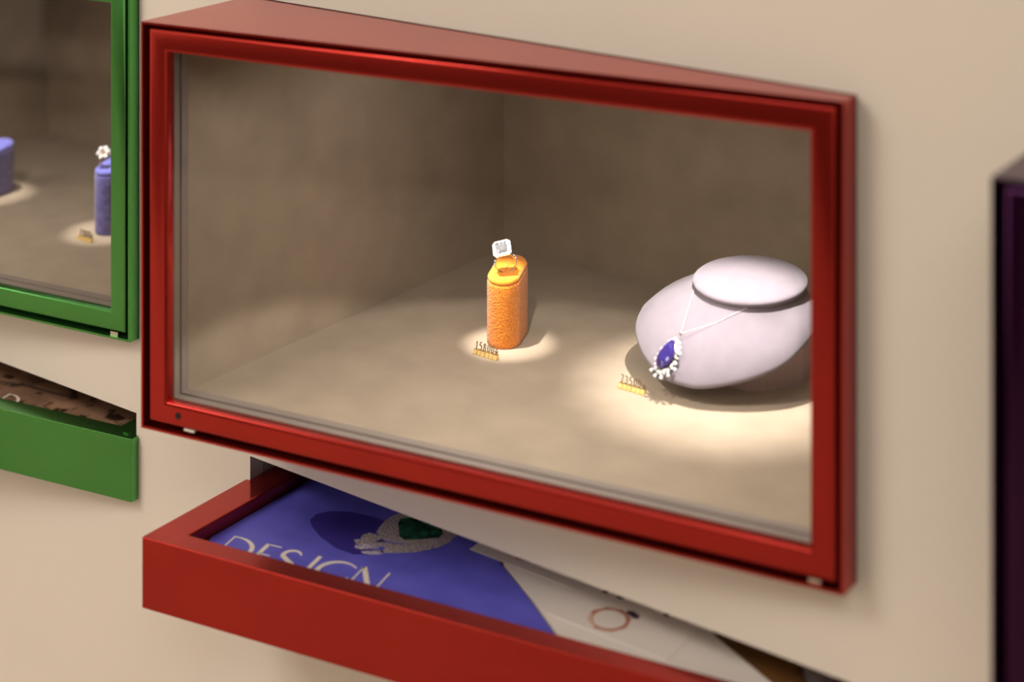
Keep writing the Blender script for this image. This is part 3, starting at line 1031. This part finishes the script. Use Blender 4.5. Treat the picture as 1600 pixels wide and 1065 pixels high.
def base_pt(a):
    a %= 2 * pi
    p = min(DENSE, key=lambda q: min(abs(q[0] - a), 2 * pi - abs(q[0] - a)))[1]
    z = 1.0305 + (min(p.y, .19) - .1240) * .36 + max(0, p.y - .19) * .18
    return Vector((p.x, p.y, z))


def bez(s):
    k = [(1 - s) ** 3, 3 * s * (1 - s) ** 2, 3 * s * s * (1 - s), s ** 3]
    hx = k[1] * .20 + k[2] * .74 + k[3]
    hz = k[1] * .38 + k[2] * .52 + k[3]
    return hx, hz


rings = []
NK = .0455
for i in range(25):
    s = i / 24
    hx, hz = bez(s)
    rg = []
    for j in range(NS):
        a = 2 * pi * j / NS
        n = Vector((CN.x + NK * cos(a), CN.y + NK * sin(a) * 1.02, CN.z - .0048 + .065 * NK * sin(a)))
        b_ = base_pt(a)
        rg.append(Vector((n.x + (b_.x - n.x) * hx, n.y + (b_.y - n.y) * hx, n.z + (b_.z - n.z) * hz)))
    rings.append(rg)
edge = [base_pt(2 * pi * j / NS) for j in range(NS)]
cen = Vector((XB, .203, 1.0560))
rings.append([p + (p - cen) * .012 + Vector((0, 0, -.0016)) for p in edge])
rings.append([p + (p - cen) * .004 + Vector((0, 0, -.0034)) for p in edge])
rings.append([p.lerp(cen, .08) + Vector((0, 0, -.0040)) for p in edge])
bm = bmesh.new()
loft(bm, rings)
body = obj('bust_body', bm, M['mauve'], bust, smooth=70)
bm = bmesh.new()
rr = []
for (k, z) in ((.90, -.0064), (.97, -.0056), (1.0, -.0036), (.995, -.0016), (.96, -.0003), (.85, .0003), (.5, .0008), (.1, .0010)):
    rr.append([Vector((CN.x + .0486 * k * cos(a), CN.y + .0492 * k * sin(a), CN.z + z + .065 * (k * .0492 * sin(a)))) for a in [2 * pi * j / NS for j in range(NS)]])
loft(bm, rr)
obj('neck_cap', bm, M['mauve'], bust, smooth=60)
bm = bmesh.new()
bo = [(.3945, .1745), (.4080, .1840), (.4250, .2150), (.4250, .2450), (.3350, .2450), (.3350, .2150), (.3560, .1780)]
bc = Vector((.380, .212))
bot = [Vector((x, y, FZ)) for x, y in bo]
top = [Vector((bc.x + (x - bc.x) * 1.06, bc.y + (y - bc.y) * 1.06, 1.0305 + (min(.19, bc.y + (y - bc.y) * 1.06) - .1240) * .36 - .0040)) for x, y in bo]
mid = [Vector((x, y, FZ + .009)) for x, y in bo]
loft(bm, [bot, mid, top])
obj('bust_foot', bm, M['mauve_base'], bust)

# surface to lay the necklace on
bpy.context.view_layer.update()
me = body.data
bvh = BVHTree.FromPolygons([body.matrix_world @ v.co for v in me.vertices], [tuple(p.vertices) for p in me.polygons])


def on_bust(u, v):
    d = ray(u, v).normalized()
    h = bvh.ray_cast(CAM, d)
    return (h[0], h[1]) if h[0] is not None else (None, None)


PC, PN = on_bust(1047, 560)
if PN.dot(CAM - PC) < 0:
    PN = -PN
neck = thing('pendant_necklace', PC, 'diamond chain necklace with pear-cut violet sapphire pendant on the mauve bust', 'necklace')
tip, _ = on_bust(1057, 534)
low, _ = on_bust(1037, 577)
yax = (tip - low)
yax = (yax - PN * yax.dot(PN)).normalized()
xax = yax.cross(PN)
pm = Matrix(((xax.x, yax.x, PN.x, PC.x), (xax.y, yax.y, PN.y, PC.y), (xax.z, yax.z, PN.z, PC.z), (0, 0, 0, 1)))
pm = pm @ Matrix.Translation((0, 0, .0052))


def pear(w, l, n=28):
    pts = []
    for i in range(n):
        a = 2 * pi * i / n + pi / 2
        y = sin(a)
        k = (1 - .42 * max(0, (y + .2) / 1.2) ** 1.1)
        x = cos(a) * w * k
        pts.append((x, l * y))
    return pts


SW, SL = .0082, .0125
bm = bmesh.new()
poly_gem(bm, pear(SW, SL, 16), pm @ Matrix.Translation((-.0008, .0008, .0006)), .60, .0028, .0045)
so = obj('sapphire', bm, M['sapphire'], neck)
so['label'] = 'pear-cut violet blue sapphire'
bm = bmesh.new()
o1 = pear(SW * 1.10, SL * 1.08, 28)
loft(bm, [[pm @ Vector((x * .7, y * .7, -.0042)) for x, y in o1], [pm @ Vector((x, y, -.0014)) for x, y in o1], [pm @ Vector((x * .9, y * .9, -.0008)) for x, y in o1]])
obj('pendant_setting', bm, M['white_gold'], neck)
for i, (x, y) in enumerate(pear(SW * 1.32, SL * 1.22, 20)):
    bm = bmesh.new()
    big = .0019 if i % 2 == 0 else .0014
    gem(bm, pm @ Vector((x, y, -.0006 - .0006 * (i % 2))), big, .0014, pm.to_3x3() @ Vector((x * 45, y * 30, 1)))
    obj('halo_stone', bm, M['diamond'], neck)
# tapered baguettes round the lower end
for i in range(5):
    a = radians(-140 + 25 * i + 10)
    d = Vector((cos(a), sin(a)))
    p = Vector((d.x * SW * 1.55, d.y * SL * 1.36))
    q = p + d * .0030
    s = Vector((-d.y, d.x))
    bm = bmesh.new()
    quad = [p - s * .0008, q - s * .0014, q + s * .0014, p + s * .0008]
    prism(bm, [(v.x, v.y) for v in quad], -.0022, -.0004, pm)
    obj('baguette', bm, M['diamond'], neck)
for dx_, dy_ in ((.0085, .0085), (.0105, .0040), (.0060, .0125)):
    bm = bmesh.new()
    gem(bm, pm @ Vector((dx_, dy_, .0002)), .0019, .0014, pm.to_3x3() @ Vector((.3, .3, 1)))
    obj('side_stone', bm, M['diamond'], neck)
BAIL, BN = on_bust(1066, 528)
BAIL = BAIL + Vector((0, -.002, .0045))
bm = bmesh.new()
tube(bm, [BAIL + (xax * cos(a) + PN * sin(a)) * .0014 + yax * (-.001) for a in [2 * pi * i / 14 for i in range(14)]], .0004, 6, closed=True)
obj('bail', bm, M['white_gold'], neck)
# chain: two taut runs from beneath the cap to the bail
for side, a0 in ((-1, 214), (1, 322)):
    a = radians(a0)
    st_ = Vector((CN.x + (NK + .0012) * cos(a), CN.y + (NK + .0012) * sin(a), CN.z - .0052 + .065 * NK * sin(a)))
    L = (BAIL - st_).length
    n = int(L / .00125)
    bm = bmesh.new()
    for i in range(n + 1):
        p = st_.lerp(BAIL, i / n)
        h = bvh.ray_cast(p + Vector((0, 0, .04)), Vector((0, 0, -1)))
        if h[0] is not None and p.z < h[0].z + .0008:
            p.z = h[0].z + .0008
        r_ = .00052 if i % 2 else .00034
        bmesh.ops.create_icosphere(bm, subdivisions=1, radius=r_, matrix=Matrix.Translation(p))
    ch = obj('chain', bm, M['chain'], neck, smooth=80)
# the chain round the back of the neck
bm = bmesh.new()
for i in range(110):
    a = radians(214 - 252 * i / 109)
    p = Vector((CN.x + (NK + .0012) * cos(a), CN.y + (NK + .0012) * sin(a), CN.z - .0052 + .065 * NK * sin(a)))
    bmesh.ops.create_icosphere(bm, subdivisions=1, radius=.00055, matrix=Matrix.Translation(p))
obj('chain', bm, M['chain'], neck, smooth=80)
